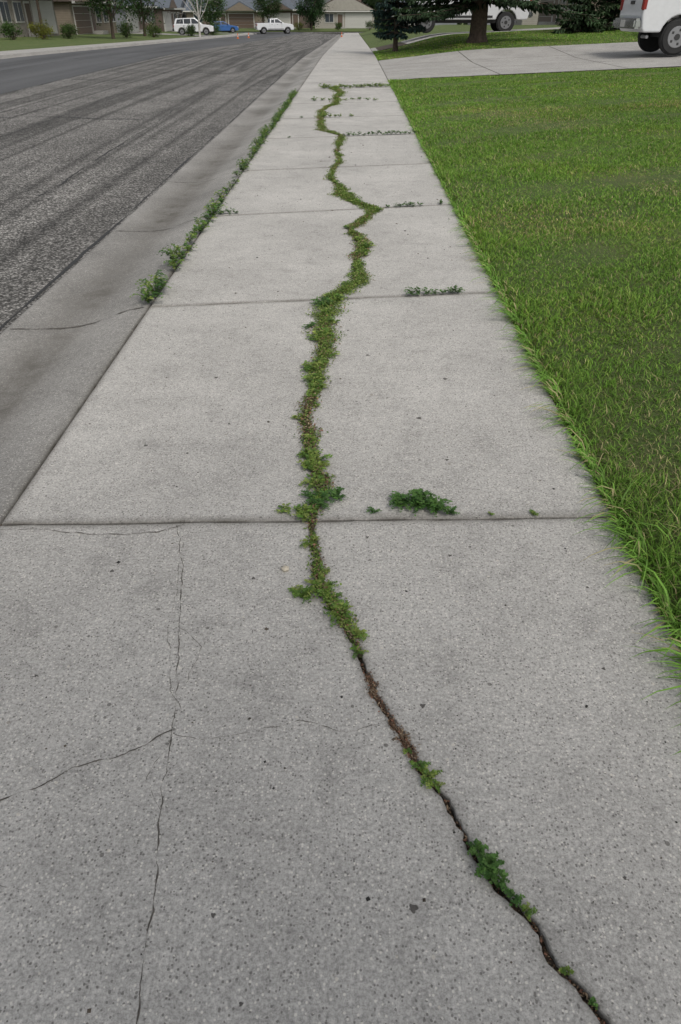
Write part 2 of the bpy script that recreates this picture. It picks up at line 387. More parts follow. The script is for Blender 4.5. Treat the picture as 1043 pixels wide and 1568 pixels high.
lx=[1.012,1.03,1.06,1.1,1.13,1.3,2,3,5,8,11,15.05,22,40]
lz=lambda x,y:float(lawn_z(x,y))
sheet('lawn',lx,list(np.arange(-12,22.4,.5))+[22.45],lambda x,y:lz(x,y)+.012*math.sin(x*5+y*3)*min(1,x-1.01),M['lawn'])
sheet('lawn',lx,[32.2,33,34,35,36,37,38,39,40,41.2],lz,M['lawn'])
sheet('lawn',lx,[47.3,50,55,60,70,80,90,100,110,120,134],lz,M['turf'])
dz=lambda x,y:lz(x,y)+.02
V=[];F=[]
for a,b in ((22.5,25.6),(25.63,28.8),(28.83,32.15),(41.25,44.2),(44.23,47.2)):
    for xa,xb in ((1.025,4.1),(4.13,7.6),(7.63,11.2),(11.23,15.0),(15.03,19)):
        bb=len(V); xs=np.linspace(xa,xb,5); yss=np.linspace(a,b,5)
        for y in yss:
            for x in xs: V.append((x,y,dz(x,y)))
        for i in range(4):
            for k in range(4): F.append((bb+i*5+k,bb+i*5+k+1,bb+(i+1)*5+k+1,bb+(i+1)*5+k))
pymesh('driveway',V,F,M['drive'],smooth=True)
sheet('driveway_bed',[1.03,3,5,8,11,15,19],[22.4,25,28,30,32.2],lambda x,y:lz(x,y)+.008,M['soil'])
sheet('driveway_bed',[1.03,3,5,8,11,15,19],[41.2,44,47.3],lambda x,y:lz(x,y)+.008,M['soil'])
sheet('driveway',[-17.12,-19,-21,-24,-26.5],[96,98,100.5,103],lambda x,y:float(llawn_z(x,y))+.03,M['drive'])
sheet('driveway',[-17.12,-19,-21,-24,-26.5],[121,123,125,127],lambda x,y:float(llawn_z(x,y))+.03,M['drive'])

# ---------------------------------------------------------------- lawn grass
def mixcol(N,X,Y,straw=.0):
    base=np.array([[.12,.25,.026],[.15,.30,.034],[.20,.34,.05],[.09,.20,.02],[.26,.37,.07]])
    C=base[rng.choice(5,N,p=[.3,.3,.18,.09,.13])]
    patch=np.clip(n2d(X,Y,1.1)*.5+n2d(X,Y,3.5)*.35-.15,0,1)
    edge=np.exp(-(X-1.05)*3.0)
    pr=.07+.40*patch*(1-edge*.7)+straw
    s=rng.random(N)<pr
    st=np.array([.44,.39,.19])*rng.uniform(.6,1.15,(N,1)); C=np.where(s[:,None],st,C)
    yel=np.clip(n2d(X+9,Y,1.7)*.5,0,.5)[:,None]
    C=C*(1-yel)+yel*C*np.array([1.25,1.08,.9])
    C=C*(1+.10*np.clip(n2d(X,Y+30,.8),-1,1))[:,None]
    return C*rng.uniform(.7,1.3,(N,1))
def blades(az,bend,h,w):
    b=np.stack([np.cos(az),np.sin(az),0*az],1); s=np.stack([-np.sin(az),np.cos(az),0*az],1); u=np.tile([0,0,1.],(len(az),1))
    tw=rng.uniform(-.9,.9,len(az))[:,None]; s=s*np.cos(tw)+b*np.sin(tw)
    return np.stack([s*w[:,None],b*bend[:,None],u*h[:,None]],axis=2)
PP=[];RR=[];CC=[]
for y0,y1,den,w0,hh in ((-.3,3.3,11000,.0040,1.0),(3.3,6.5,7600,.0050,1.0),(6.5,11,3900,.0068,1.0),(11,16,2100,.009,1.0),(16,22.42,1300,.013,1.0),(32.3,41.1,420,.022,1.2)):
    xm=min(15,.40*(y1+1.14)+1.3); N=int(den*(y1-y0)*(xm-.97))
    X=rng.uniform(.97,xm,N);Y=rng.uniform(y0,y1,N)
    k=(X<.40*(Y+1.14)+1.2)&(X>1.010+.018*fr1(Y,3.2,5,5)); X=X[k];Y=Y[k];N=len(X)
    cl=np.clip(.5+.5*n2d(X,Y,13),0,1); kk=rng.random(N)<(.6+.4*cl); X=X[kk];Y=Y[kk];N=len(X)
    h=rng.uniform(.013,.036,N)*hh*(1+.3*np.clip(n2d(X,Y,5),-1,1))
    h*=1+.9*np.exp(-np.abs(X-1.05)*9)
    az=rng.uniform(0,6.283,N); bend=h*rng.uniform(.4,1.9,N)
    w=w0*rng.uniform(.7,1.3,N)
    z=np.maximum(lawn_z(X,Y)-.003,np.where(X<1.012,gy(Y)-.002,-9))
    PP.append(np.stack([X,Y,z],1)); RR.append(blades(az,bend,h,w)); CC.append(mixcol(N,X,Y))
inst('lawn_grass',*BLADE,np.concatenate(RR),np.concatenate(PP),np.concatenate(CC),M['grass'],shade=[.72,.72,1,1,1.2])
ty=rng.uniform(.3,22,330); ty=np.concatenate([ty,rng.uniform(1.2,7,120)]); PP=[];RR=[];CC=[]
for y in ty:
    big=rng.random()<.30; n=int(rng.uniform(4,14)); big_l=rng.uniform(.9,1.5)*(1.0 if big else .42)*float(np.interp(y,[0,4,8,22],[1,1,.8,.6]))
    Y=y+rng.normal(0,.035,n); X=1.014+np.abs(rng.normal(.010,.020,n)); az=math.pi+rng.normal(0,.60,n)+rng.normal(0,.5)
    l=rng.uniform(.04,.17,n)*big_l; h=l*rng.uniform(.08,.45,n)+.012
    PP.append(np.stack([X,Y,gy(Y)+0*Y-.004],1)); RR.append(blades(az,l,h,rng.uniform(.0045,.008,n)*float(np.interp(y,[0,6,22],[1,1.2,2.2]))))
    c=np.array([.17,.33,.05])*rng.uniform(.6,1.5,(n,1)); c=np.where(rng.random((n,1))<.15,np.array([.45,.40,.20]),c); CC.append(c)
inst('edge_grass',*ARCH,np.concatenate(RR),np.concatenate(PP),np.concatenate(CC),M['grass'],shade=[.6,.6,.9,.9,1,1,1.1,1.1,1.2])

# ---------------------------------------------------------------- weeds in cracks
hy=[1.35,1.45,1.55,1.75,1.9,2.1,2.3,2.6,2.9,3.3,3.8,4.4,4.7,5.4,5.8,6.3,7,7.7,8.4,9.6,11.5,13.3,15,17.7,20,21]
hw=np.array([.004,.018,.038,.034,.014,.040,.055,.040,.032,.056,.078,.10,.068,.064,.082,.046,.085,.095,.066,.058,.075,.10,.085,.10,.13,.03])
def hwf(Y): return np.interp(Y,hy,hw,left=0)
V=[];F=[]; ys=np.concatenate([np.arange(1.38,5,.012),np.arange(5,21,.03)]); m=13
for y in ys:
    w=.46*float(hwf(y))*(1+.6*float(fr1(y,7,2)))+.004; xc=float(crx(y))+.25*w*float(fr1(y,3,6))
    for k in range(m):
        t=k/(m-1)*2-1; x=xc+t*w*1.15
        z=.012*(1-t*t)-.008+.007*float(vn1(y*1.0+k*3.7,50,k))+.004*float(vn1(x,80,int(y*40)%50))
        if k in(0,m-1): z=-.012
        V.append((x,y,float(gy(y))+z))
for i in range(len(ys)-1):
    for k in range(m-1): a=i*m+k; F.append((a,a+1,a+m+1,a+m))
pymesh('crack_moss',V,F,M['moss'],smooth=True)

GR=np.array([[.12,.20,.034],[.16,.25,.045],[.21,.29,.06],[.08,.155,.028],[.26,.31,.09]])
BR=np.array([[.24,.16,.10],[.36,.27,.18],[.13,.085,.055],[.28,.14,.09]])
def patchy(Y): return np.clip(np.interp(Y,[1.4,2.4,2.62,2.75,2.95,3.15,3.4,4.5,5.2,5.55,5.8,6.1,6.35,6.8,7.5,9.8,10.3,11,20],[1,1,.75,.35,.45,.75,1,1,.85,.5,1,.7,.45,.95,.9,.85,.6,.9,.9])+.45*fr1(Y,5,88,2),.05,1.15)
N=56000
Y=rng.uniform(1.4,20.5,N)
Y=np.where(rng.random(N)<.55,rng.uniform(1.4,8,N),Y)
w=hwf(Y)*(1+.45*fr1(Y,7,2)); keep=rng.random(N)<np.clip(w/.075,0.1,1)*np.clip(patchy(Y)+.1,0,1); Y=Y[keep];w=w[keep];N=len(Y)
X=crx(Y)+.25*w*fr1(Y,3,6)+np.clip(rng.normal(0,.45,N),-1.2,1.2)*w
Z=gy(Y)+.004+rng.uniform(0,.022,N)*np.clip(1.1-np.abs(X-crx(Y))/(w+1e-4),0.2,1)
brown=rng.random(N)<np.clip(.72-.66*patchy(Y),.05,.85)
C=np.where(brown[:,None],BR[rng.integers(0,4,N)],GR[rng.integers(0,5,N)])*rng.uniform(.65,1.25,(N,1))
az=rng.uniform(0,6.283,N); f=np.stack([np.cos(az),np.sin(az),rng.normal(.15,.35,N)],1)
up=nrm(np.stack([rng.normal(0,.5,N),rng.normal(0,.5,N),np.ones(N)],1))
sc=np.interp(Y,[1.4,5,20],[1,1.2,2.2])
l=rng.uniform(.006,.015,N)*sc
inst('crack_weeds',*LEAF,frame(f,up,l*rng.uniform(.3,.6,N),l,l),np.stack([X,Y,Z],1),C,M['leaf'])
N=2100
Y=np.concatenate([rng.normal(1.10,.05,700),rng.normal(1.27,.03,400),rng.uniform(.35,2.1,1000)]);N=len(Y)
X=crx(Y)+rng.normal(0,.008,N); az=rng.uniform(0,6.283,N)
f=np.stack([np.cos(az),np.sin(az),rng.normal(0,.3,N)],1);up=nrm(np.stack([rng.normal(0,.4,N),rng.normal(0,.4,N),np.ones(N)],1))
l=rng.uniform(.004,.010,N)
Z=np.where(np.arange(N)<1100,-.002,-.013)+rng.uniform(-.003,.005,N)
inst('crack_litter',*LEAF,frame(f,up,l*.5,l,l),np.stack([X,Y,Z],1),BR[rng.integers(0,4,N)]*rng.uniform(.5,1.1,(N,1)),M['leaf'])

def weed(name,x,y,r,h,n,size=.011,hue=0,tmpl=LOBE,zb=0.0,cols=None,flat=.5):
    P=[];Fd=[];U=[];W=[];Ln=[];C=[]
    cols=GR if cols is None else cols
    for s in range(n):
        az=random.uniform(0,6.283); rr=r*random.uniform(.35,1); hh=h*random.uniform(.35,1)*(1.15-.5*rr/r)
        ns=max(4,int(rr/size*1.5)+2); prev=None
        ax=random.uniform(-.5,.5); col=cols[random.randrange(len(cols))]*random.uniform(.75,1.2)
        for i in range(ns+1):
            t=i/ns; a=az+ax*t
            p=np.array([x+math.cos(a)*rr*t,y+math.sin(a)*rr*t,zb+.003+hh*math.sin(t*2.2)/.95])
            if prev is not None:
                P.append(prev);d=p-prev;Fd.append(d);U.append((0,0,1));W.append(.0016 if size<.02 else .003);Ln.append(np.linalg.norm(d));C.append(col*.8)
            prev=p
            if i>0:
                for sg in(-1,1):
                    la=a+sg*random.uniform(.5,1.4) if i<ns else a+sg*.5
                    P.append(p.copy());Fd.append((math.cos(la),math.sin(la),random.uniform(-.1,.5)))
                    U.append((random.gauss(0,flat*.6),random.gauss(0,flat*.6),1))
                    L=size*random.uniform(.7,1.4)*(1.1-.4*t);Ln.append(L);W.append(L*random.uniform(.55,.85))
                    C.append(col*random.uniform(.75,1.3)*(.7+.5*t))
    P=np.array(P);Fd=np.array(Fd,float);U=nrm(np.array(U,float));W=np.array(W);Ln=np.array(Ln)
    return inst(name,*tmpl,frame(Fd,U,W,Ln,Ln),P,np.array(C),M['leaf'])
DK=np.array([[.05,.12,.026],[.07,.155,.033],[.09,.18,.04]])
MD=np.array([[.12,.21,.036],[.17,.26,.045],[.09,.17,.032],[.22,.28,.065]])
WL=[(.320,.765,.036,.038,34,.010,DK),(.300,.80,.024,.03,14,.009,DK),(.335,.735,.026,.03,14,.009,DK),(.362,.70,.022,.02,9,.009,DK),(.385,.675,.020,.016,10,.007,MD),
(.205,.99,.034,.016,13,.009,MD),(.185,1.02,.028,.012,8,.009,MD),(.225,.965,.022,.012,6,.008,MD),(.443,.562,.012,.010,6,.007,MD),(.484,.51,.012,.01,7,.006,DK),(.155,1.07,.02,.01,4,.007,MD),
(.03,1.40,.03,.012,7,.009,MD),(.02,1.47,.045,.014,14,.010,MD),(-.02,1.56,.065,.025,26,.012,MD),(-.09,1.67,.065,.03,26,.012,MD),(-.135,1.64,.045,.02,16,.012,MD),(-.10,1.76,.035,.02,14,.010,MD),(-.055,1.63,.045,.02,14,.010,MD),(-.165,1.66,.03,.015,9,.010,MD),
(-.14,1.92,.045,.02,14,.010,MD),(-.17,2.09,.06,.035,20,.014,MD),(-.24,2.115,.04,.02,9,.012,MD),(-.12,2.18,.08,.03,34,.013,DK),(-.04,2.20,.045,.04,20,.014,DK),(-.14,2.30,.06,.03,20,.012,MD),
(.284,2.155,.085,.055,60,.013,DK),(.34,2.13,.06,.045,30,.013,DK),(.20,2.16,.06,.045,30,.013,DK),(.10,2.11,.03,.02,8,.010,DK),(.385,2.10,.035,.03,10,.012,DK),(.70,2.105,.028,.01,8,.008,MD),(.54,2.10,.02,.008,5,.008,MD)]
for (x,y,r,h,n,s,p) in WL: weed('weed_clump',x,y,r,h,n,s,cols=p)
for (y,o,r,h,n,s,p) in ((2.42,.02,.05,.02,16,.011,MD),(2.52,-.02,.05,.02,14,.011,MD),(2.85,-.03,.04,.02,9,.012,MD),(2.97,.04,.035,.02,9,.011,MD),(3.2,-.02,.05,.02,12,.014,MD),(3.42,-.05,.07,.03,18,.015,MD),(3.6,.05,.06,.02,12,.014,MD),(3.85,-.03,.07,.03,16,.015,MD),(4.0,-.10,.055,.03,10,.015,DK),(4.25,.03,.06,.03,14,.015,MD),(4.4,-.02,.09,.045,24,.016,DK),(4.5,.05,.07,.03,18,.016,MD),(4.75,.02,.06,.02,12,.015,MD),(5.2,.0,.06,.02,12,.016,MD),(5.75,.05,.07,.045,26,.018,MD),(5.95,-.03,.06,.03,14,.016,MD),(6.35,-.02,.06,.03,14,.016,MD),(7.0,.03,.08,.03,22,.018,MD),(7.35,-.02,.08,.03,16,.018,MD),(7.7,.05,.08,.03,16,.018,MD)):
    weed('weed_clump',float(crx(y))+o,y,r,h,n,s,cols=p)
def strip(name,pts,nper,r,h,s,p,tm=LOBE):
    parts=[]
    for (x,y,k) in pts:
        parts.append(weed('tmp',x,y,r*k,h*k,max(4,int(nper*k)),s,cols=p,tmpl=tm,zb=float(gy(y))))
    bpy.ops.object.select_all(action='DESELECT')
    for o in parts:o.select_set(True)
    bpy.context.view_layer.objects.active=parts[0]; bpy.ops.object.join(); parts[0].name=name
rp=lambda a,b:random.uniform(a,b)
strip('joint_weeds',[(x,float(np.interp(x,[XL,XR],[4.36,4.68])),rp(.6,1.2)) for x in (.42,.47,.52,.57,.63,.69,.73)],12,.055,.06,.014,DK)
strip('joint_weeds',[(x,float(np.interp(x,[XL,XR],[6.8,7.32])),rp(.5,1.0)) for x in (.36,.45,.5,.56,.6,.68,.9)],10,.06,.05,.018,DK)
strip('joint_weeds',[(x,float(np.interp(x,[XL,XR],[11.63,12.18])),rp(.5,1.0)) for x in np.linspace(-.1,.98,16)],9,.07,.07,.026,DK)
strip('joint_weeds',[(x,float(np.interp(x,[XL,XR],[14,14.6])),rp(.6,1.1)) for x in (-.5,-.4,-.3,-.22,.0)],9,.08,.07,.03,MD)
strip('joint_weeds',[(x,20.2+rp(-.15,.15)+.3*x,rp(.6,1.2)) for x in np.linspace(-.75,1.0,26)],9,.12,.09,.04,MD)
strip('joint_weeds',[(x,17.2+rp(-.1,.1),rp(.5,1)) for x in np.linspace(-.8,.5,9)],9,.1,.07,.035,MD)
ew=[(4.42,1.3),(4.55,1.6),(4.72,1.0),(5.1,.8),(5.25,1.5),(5.4,1.2),(5.62,.7),(5.85,.8),(6.05,.9),(6.2,1.2),(6.4,.8),(6.6,.9),(6.75,1.2),(6.9,1.3),(7.1,.9),(7.3,.7),(7.5,.9),(7.8,.7),(8.0,.7),(8.3,.6),(8.7,.7),(9.0,1.2),(9.15,1.3),(9.4,.7),(9.8,.8)]+[(y,rp(.8,1.4)) for y in np.arange(10.1,18.5,.2)]
strip('edge_weeds',[(-1.312+rp(-.02,.03),y,k) for y,k in ew],16,.085,.11,.021,np.concatenate([MD,DK]))
strip('edge_weeds',[(-1.22,6.86,.8),(-1.15,6.88,.9),(-1.1,6.9,.5),(-.95,11.7,.5),(-.9,14.1,.7),(-.8,17,.8)],12,.06,.06,.018,DK)
cy=[y for y in list(rng.uniform(2.4,6,30))+list(rng.uniform(5,20,80)) if patchy(y)>.5]
strip('crack_weeds',[(float(crx(y))+rp(-1,1)*float(hwf(y))*.6,float(y),rp(.6,1.2)) for y in cy],10,.05,.03,.016,MD)

# debris, pebbles
N=800; Y=.3+rng.random(N)**1.5*11; X=rng.uniform(XL+.05,XR-.03,N)
T=([(-.5,-.4,0),(.5,-.35,0),(.4,.5,0),(-.45,.4,0),(-.2,-.1,.5),(.25,.15,.45)],[(0,1,5,4),(1,2,5),(2,3,4,5),(3,0,4)])
az=rng.uniform(0,6.283,N); f=np.stack([np.cos(az),np.sin(az),0*az],1); up=np.tile([0,0,1.],(N,1)); l=rng.uniform(.0015,.0055,N)*np.where(rng.random(N)<.10,2.0,1)*np.interp(Y,[0,3,11],[1,1.6,2.8])
C=np.array([[.05,.04,.03],[.10,.08,.06],[.03,.028,.025],[.3,.28,.25]])[rng.integers(0,4,N)]
inst('sidewalk_debris',*T,frame(f,up,l*rng.uniform(.5,1,N),l,l*.6),np.stack([X,Y,gy(Y)+0*Y+.0003],1),C,M['debris'])
bm=bmesh.new(); bmesh.ops.create_icosphere(bm,subdivisions=3,radius=.013)
for v in bm.verts: v.co*=1+.18*math.sin(v.co.x*400+v.co.y*310)+.1*math.sin(v.co.z*500); v.co.z*=.7
me=bpy.data.meshes.new('pebble'); bm.to_mesh(me); bm.free(); o=obj('pebble',me,plain('pebble_stone',(.50,.45,.36),.9,.2,80),None,True); o.location=(-.215,1.775,.006)
V=[];F=[]
for (x,y,r) in ((-.79,.77,.007),(.147,.68,.009),(.21,1.21,.007),(.07,1.96,.006),(-.81,1.76,.007),(-.32,1.73,.006),(.36,1.86,.006),(.33,2.87,.012),(.86,.93,.005),(-.28,.66,.005),(.62,.75,.004),(.75,1.35,.005),(-.9,2.6,.008),(-.7,3.3,.010),(.5,3.3,.011),(.1,3.6,.010),(.42,2.5,.008),(-.2,.5,.004),(-.9,1.3,.005),(.8,1.7,.005)):
    b=len(V); V.append((x,y,.0018))
    for k in range(14):
        a=k/14*6.283; q=r*(1+.25*math.sin(3*a+x*90)+.15*math.sin(5*a+y*50)); V.append((x+q*math.cos(a),y+q*math.sin(a),.0006))
    for k in range(14): F.append((b,b+1+k,b+1+(k+1)%14))
pymesh('gum_spots',V,F,plain('old_gum',(.095,.088,.08),.9,.3,90))

# ---------------------------------------------------------------- trees
def limb(V,F,p0,p1,r0,r1,seg=7):
    p0=np.array(p0,float);p1=np.array(p1,float);d=nrm(p1-p0); a=np.array([1,0,0]) if abs(d[0])<.8 else np.array([0,1,0])
    u=nrm(np.cross(d,a));w=np.cross(d,u);b=len(V)
    for p,r in((p0,r0),(p1,r1)):
        for k in range(seg):
            t=k/seg*6.283; V.append(tuple(p+r*(u*math.cos(t)+w*math.sin(t))))
    for k in range(seg): F.append((b+k,b+(k+1)%seg,b+seg+(k+1)%seg,b+seg+k))
def branchy(V,F,p,d,L,r,depth,tips,spread=.6):
    segs=3;q=np.array(p,float);d=nrm(np.array(d,float))
    for i in range(segs):
        d=nrm(d+rng.normal(0,.12,3)+np.array([0,0,.05])); n=q+d*L/segs
        limb(V,F,q,n,r*(1-.25*i),r*(1-.25*(i+1)),6 if r<.05 else 9); q=n
        if depth>0 and i>0:
            for _ in range(2): branchy(V,F,q,d+rng.normal(0,spread,3),L*.62,r*.45,depth-1,tips,spread)
    tips.append(q)
def tree(name,x,y,z,H,Rc,n=6000,leaf=.16,cols=None,trunk=.16,bark='bark',clear=.35,crown=True,depth=2):
    e=empty(name,(x,y,z)); V=[];F=[];tips=[]
    h0=H*clear; limb(V,F,(0,0,-.1),(0,0,.3),trunk*1.35,trunk); limb(V,F,(0,0,.3),(.05,.03,h0),trunk,trunk*.75,10)
    for k in range(6):
        a=k*1.05+rng.uniform(-.3,.3); branchy(V,F,(.05,.03,h0*(.8+.06*k)),(math.cos(a),math.sin(a),1.1),H*.42,trunk*.4,depth,tips,.55)
    limb(V,F,(.05,.03,h0),(0,0,H*.85),trunk*.75,trunk*.15,8)
    pymesh('trunk_and_limbs',V,F,M[bark],e)
    if crown:
        nc=70; cc=rng.normal(0,1,(nc,3)); cc=nrm(cc)*rng.uniform(.35,1,(nc,1))**.6*np.array([Rc,Rc,(H-h0)*.52]); cc[:,2]+=h0+(H-h0)*.5
        cc*=1+rng.normal(0,.05,(nc,1))
        ci=rng.integers(0,nc,n); P=cc[ci]+rng.normal(0,Rc*.17,(n,3))
        f=rng.normal(0,1,(n,3));up=nrm(rng.normal(0,.6,(n,3))+np.array([0,0,1]))
        l=leaf*rng.uniform(.6,1.3,n); base=np.array(cols if cols is not None else [.05,.10,.02]); 
        C=base[None,:]*rng.uniform(.6,1.4,(nc,1))[ci]*rng.uniform(.75,1.25,(n,1))
        inst('foliage',*LEAF,frame(f,up,l*.7,l,l),P,C,M['leaf'],parent=e)
    return e
def shrub(name,x,y,z,R,H,n=2500,leaf=.07,cols=(.04,.08,.02)):
    e=empty(name,(x,y,z)); V=[];F=[]
    for k in range(7):
        a=k*.9; limb(V,F,(0,0,-.05),(math.cos(a)*R*.6,math.sin(a)*R*.6,H*.7),.03,.008,5)
    pymesh('stems',V,F,M['bark'],e)
    nc=35; cc=nrm(rng.normal(0,1,(nc,3)))*rng.uniform(.3,.95,(nc,1))*np.array([R,R,H*.5]); cc[:,2]=cc[:,2]+H*.52
    ci=rng.integers(0,nc,n);P=cc[ci]+rng.normal(0,R*.14,(n,3));P[:,2]=np.abs(P[:,2])
    f=rng.normal(0,1,(n,3));up=nrm(rng.normal(0,.8,(n,3))+np.array([0,0,1])); l=leaf*rng.uniform(.6,1.3,n)
    C=np.array(cols)[None,:]*rng.uniform(.6,1.4,(nc,1))[ci]*rng.uniform(.7,1.3,(n,1))
    inst('foliage',*LEAF,frame(f,up,l*.6,l,l),P,C,M['leaf'],parent=e); return e
def spruce(name,x,y,z,H,Rb,z0,tr,cols=(.022,.045,.022),tw=.28,dens=1.0):
    e=empty(name,(x,y,z)); V=[];F=[]
    limb(V,F,(0,0,-.15),(0,0,.25),tr*1.5,tr,12);limb(V,F,(0,0,.25),(0,0,H),tr,.02,12)
    P=[];Fd=[];C=[];Ls=[]
    zz=z0
    while zz<H-.2:
        L0=Rb*(1-(zz-z0)/(H-z0))**.85
        for k in range(9):
            a=rng.uniform(0,6.283);L=L0*rng.uniform(.65,1.1);dr=rng.uniform(.12,.32)
            tone=rng.uniform(.6,1.35); prev=np.array([0,0,zz])
            n=max(6,int(L*24*dens))
            for s in range(1,4):
                t=s/3; q=np.array([math.cos(a)*L*t,math.sin(a)*L*t,zz-dr*L*t+.22*L*t*t*.6]); limb(V,F,prev,q,.035*(1.1-t)+.006,.03*(1-t)+.006,5); prev=q
            t=rng.random(n)**.7; bx=np.stack([math.cos(a)*L*t,math.sin(a)*L*t,zz-dr*L*t+.132*L*t*t],1)
            sd=rng.choice([-1,1],n); aa=a+sd*rng.uniform(.3,1.2,n)
            P.append(bx);Fd.append(np.stack([np.cos(aa),np.sin(aa),rng.uniform(-1.0,.1,n)],1));Ls.append(tw*rng.uniform(.5,1.4,n)*(1.2-.5*t))
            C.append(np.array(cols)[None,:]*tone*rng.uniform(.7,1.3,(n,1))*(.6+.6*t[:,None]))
        zz+=.24+.02*zz
    pymesh('trunk_and_branches',V,F,M['bark'],e)
    P=np.concatenate(P);Fd=np.concatenate(Fd);Ls=np.concatenate(Ls);C=np.concatenate(C)
    inst('needles',*LEAF,frame(Fd,nrm(rng.normal(0,.5,P.shape)+np.array([0,0,1])),Ls*.28,Ls,Ls),P,C,M['needle'],parent=e)
    return e
spruce('spruce_tree',5.3,35.3,float(lawn_z(5.3,35.3)),9,4.3,1.45,.36,cols=(.035,.065,.028),dens=1.8)
spruce('spruce_tree',1.95,37.5,float(lawn_z(1.95,37.5)),7,1.25,.75,.11,cols=(.03,.06,.05),dens=1.7)
spruce('spruce_tree',10.3,38.0,float(lawn_z(10.3,38.0)),5,1.2,.05,.12,cols=(.04,.075,.03),dens=1.9)
spruce('spruce_tree',12.1,38.4,float(lawn_z(12.1,38)),5,1.4,.05,.12,cols=(.045,.08,.03),dens=1.8)
shrub('shrub',12.8,34.6,float(lawn_z(12.8,34.6)),1.0,1.1,3500,.08,(.05,.09,.025))
shrub('shrub',14.6,34.8,float(lawn_z(14.6,34.8)),1.1,1.0,3500,.08,(.05,.09,.025))
# unseen tree added behind the camera so its crown softly shades the nearest slab
tree('added_shade_tree',1.35,-4.2,float(lawn_z(1.35,-4.2)),7.4,2.1,6500,.15,(.05,.10,.02),.14,clear=.42)
def lt(x,y): return float(llawn_z(x,y))
tree('maple_tree',-24.8,66.5,lt(-24.8,66),7,2.4,6000,.16,(.05,.095,.02),.12,clear=.42)
tree('maple_tree',-27.5,56,lt(-27,56),7,2.2,5000,.16,(.05,.09,.02),.12,clear=.35)
tree('maple_tree',-20.5,71,lt(-20,71),7.5,2.6,7000,.17,(.035,.075,.018),.14,clear=.22)
tree('maple_tree',-21.5,86,lt(-21,86),8,3,7000,.18,(.04,.08,.02),.15,clear=.2)
tree('birch_tree',-16.9,92,lt(-17,92),8,2,10,.1,None,.11,'birch',.22,crown=False,depth=3)
tree('maple_tree',-18.5,109,lt(-18,109),6,2.2,5000,.18,(.05,.10,.025),.12,clear=.2)
tree('linden_tree',-7.2,147,-1.0,6.5,2.4,8000,.2,(.022,.055,.015),.14,clear=.15)
tree('maple_tree',3.5,100,float(lawn_z(3.5,100)),7,2.2,6000,.18,(.04,.08,.02),.12,clear=.3)
tree('maple_tree',-15,149,-1.0,6,2.2,5000,.2,(.04,.08,.02),.12,clear=.25)
for sx,sy,sr,c in ((-23.2,62,.9,(.14,.15,.02)),(-22.6,66,.8,(.05,.09,.02)),(-24.0,58.5,.8,(.05,.1,.02)),(-21,77,1.0,(.05,.09,.02)),(-19.6,82,.9,(.06,.1,.02)),(-18.4,95,.9,(.05,.09,.02)),(-17.8,106,1.0,(.05,.1,.02)),(-9.5,146,.9,(.12,.14,.03)),(-2.5,147,.8,(.05,.09,.02)),(3,146,1,(.05,.09,.02)),(2.6,60,.8,(.04,.08,.02)),(3,75,1,(.04,.08,.02))):
    z=lt(sx,sy) if sx<-17 else (-1.0 if sy>143 else float(lawn_z(sx,sy)))
    shrub('shrub',sx,sy,z,sr,sr*1.25,1800,.09,c)
n=60000; X=rng.uniform(-130,110,n); Y=rng.uniform(182,192,n); top=8+3*np.sin(X*.21)+2*np.sin(X*.53+1)+1.5*np.sin(X*1.3)
Z=-1.2+top*rng.random(n)**.8; f=rng.normal(0,1,(n,3)); l=rng.uniform(.5,1.1,n)
C=np.array([.03,.055,.02])*(1+.45*np.sin(X*.8+Z*.9))[:,None]*rng.uniform(.6,1.3,(n,1))
inst('distant_trees',*LEAF,frame(f,nrm(rng.normal(0,1,(n,3))),l*.7,l,l),np.stack([X,Y,Z],1),C,M['leaf'])

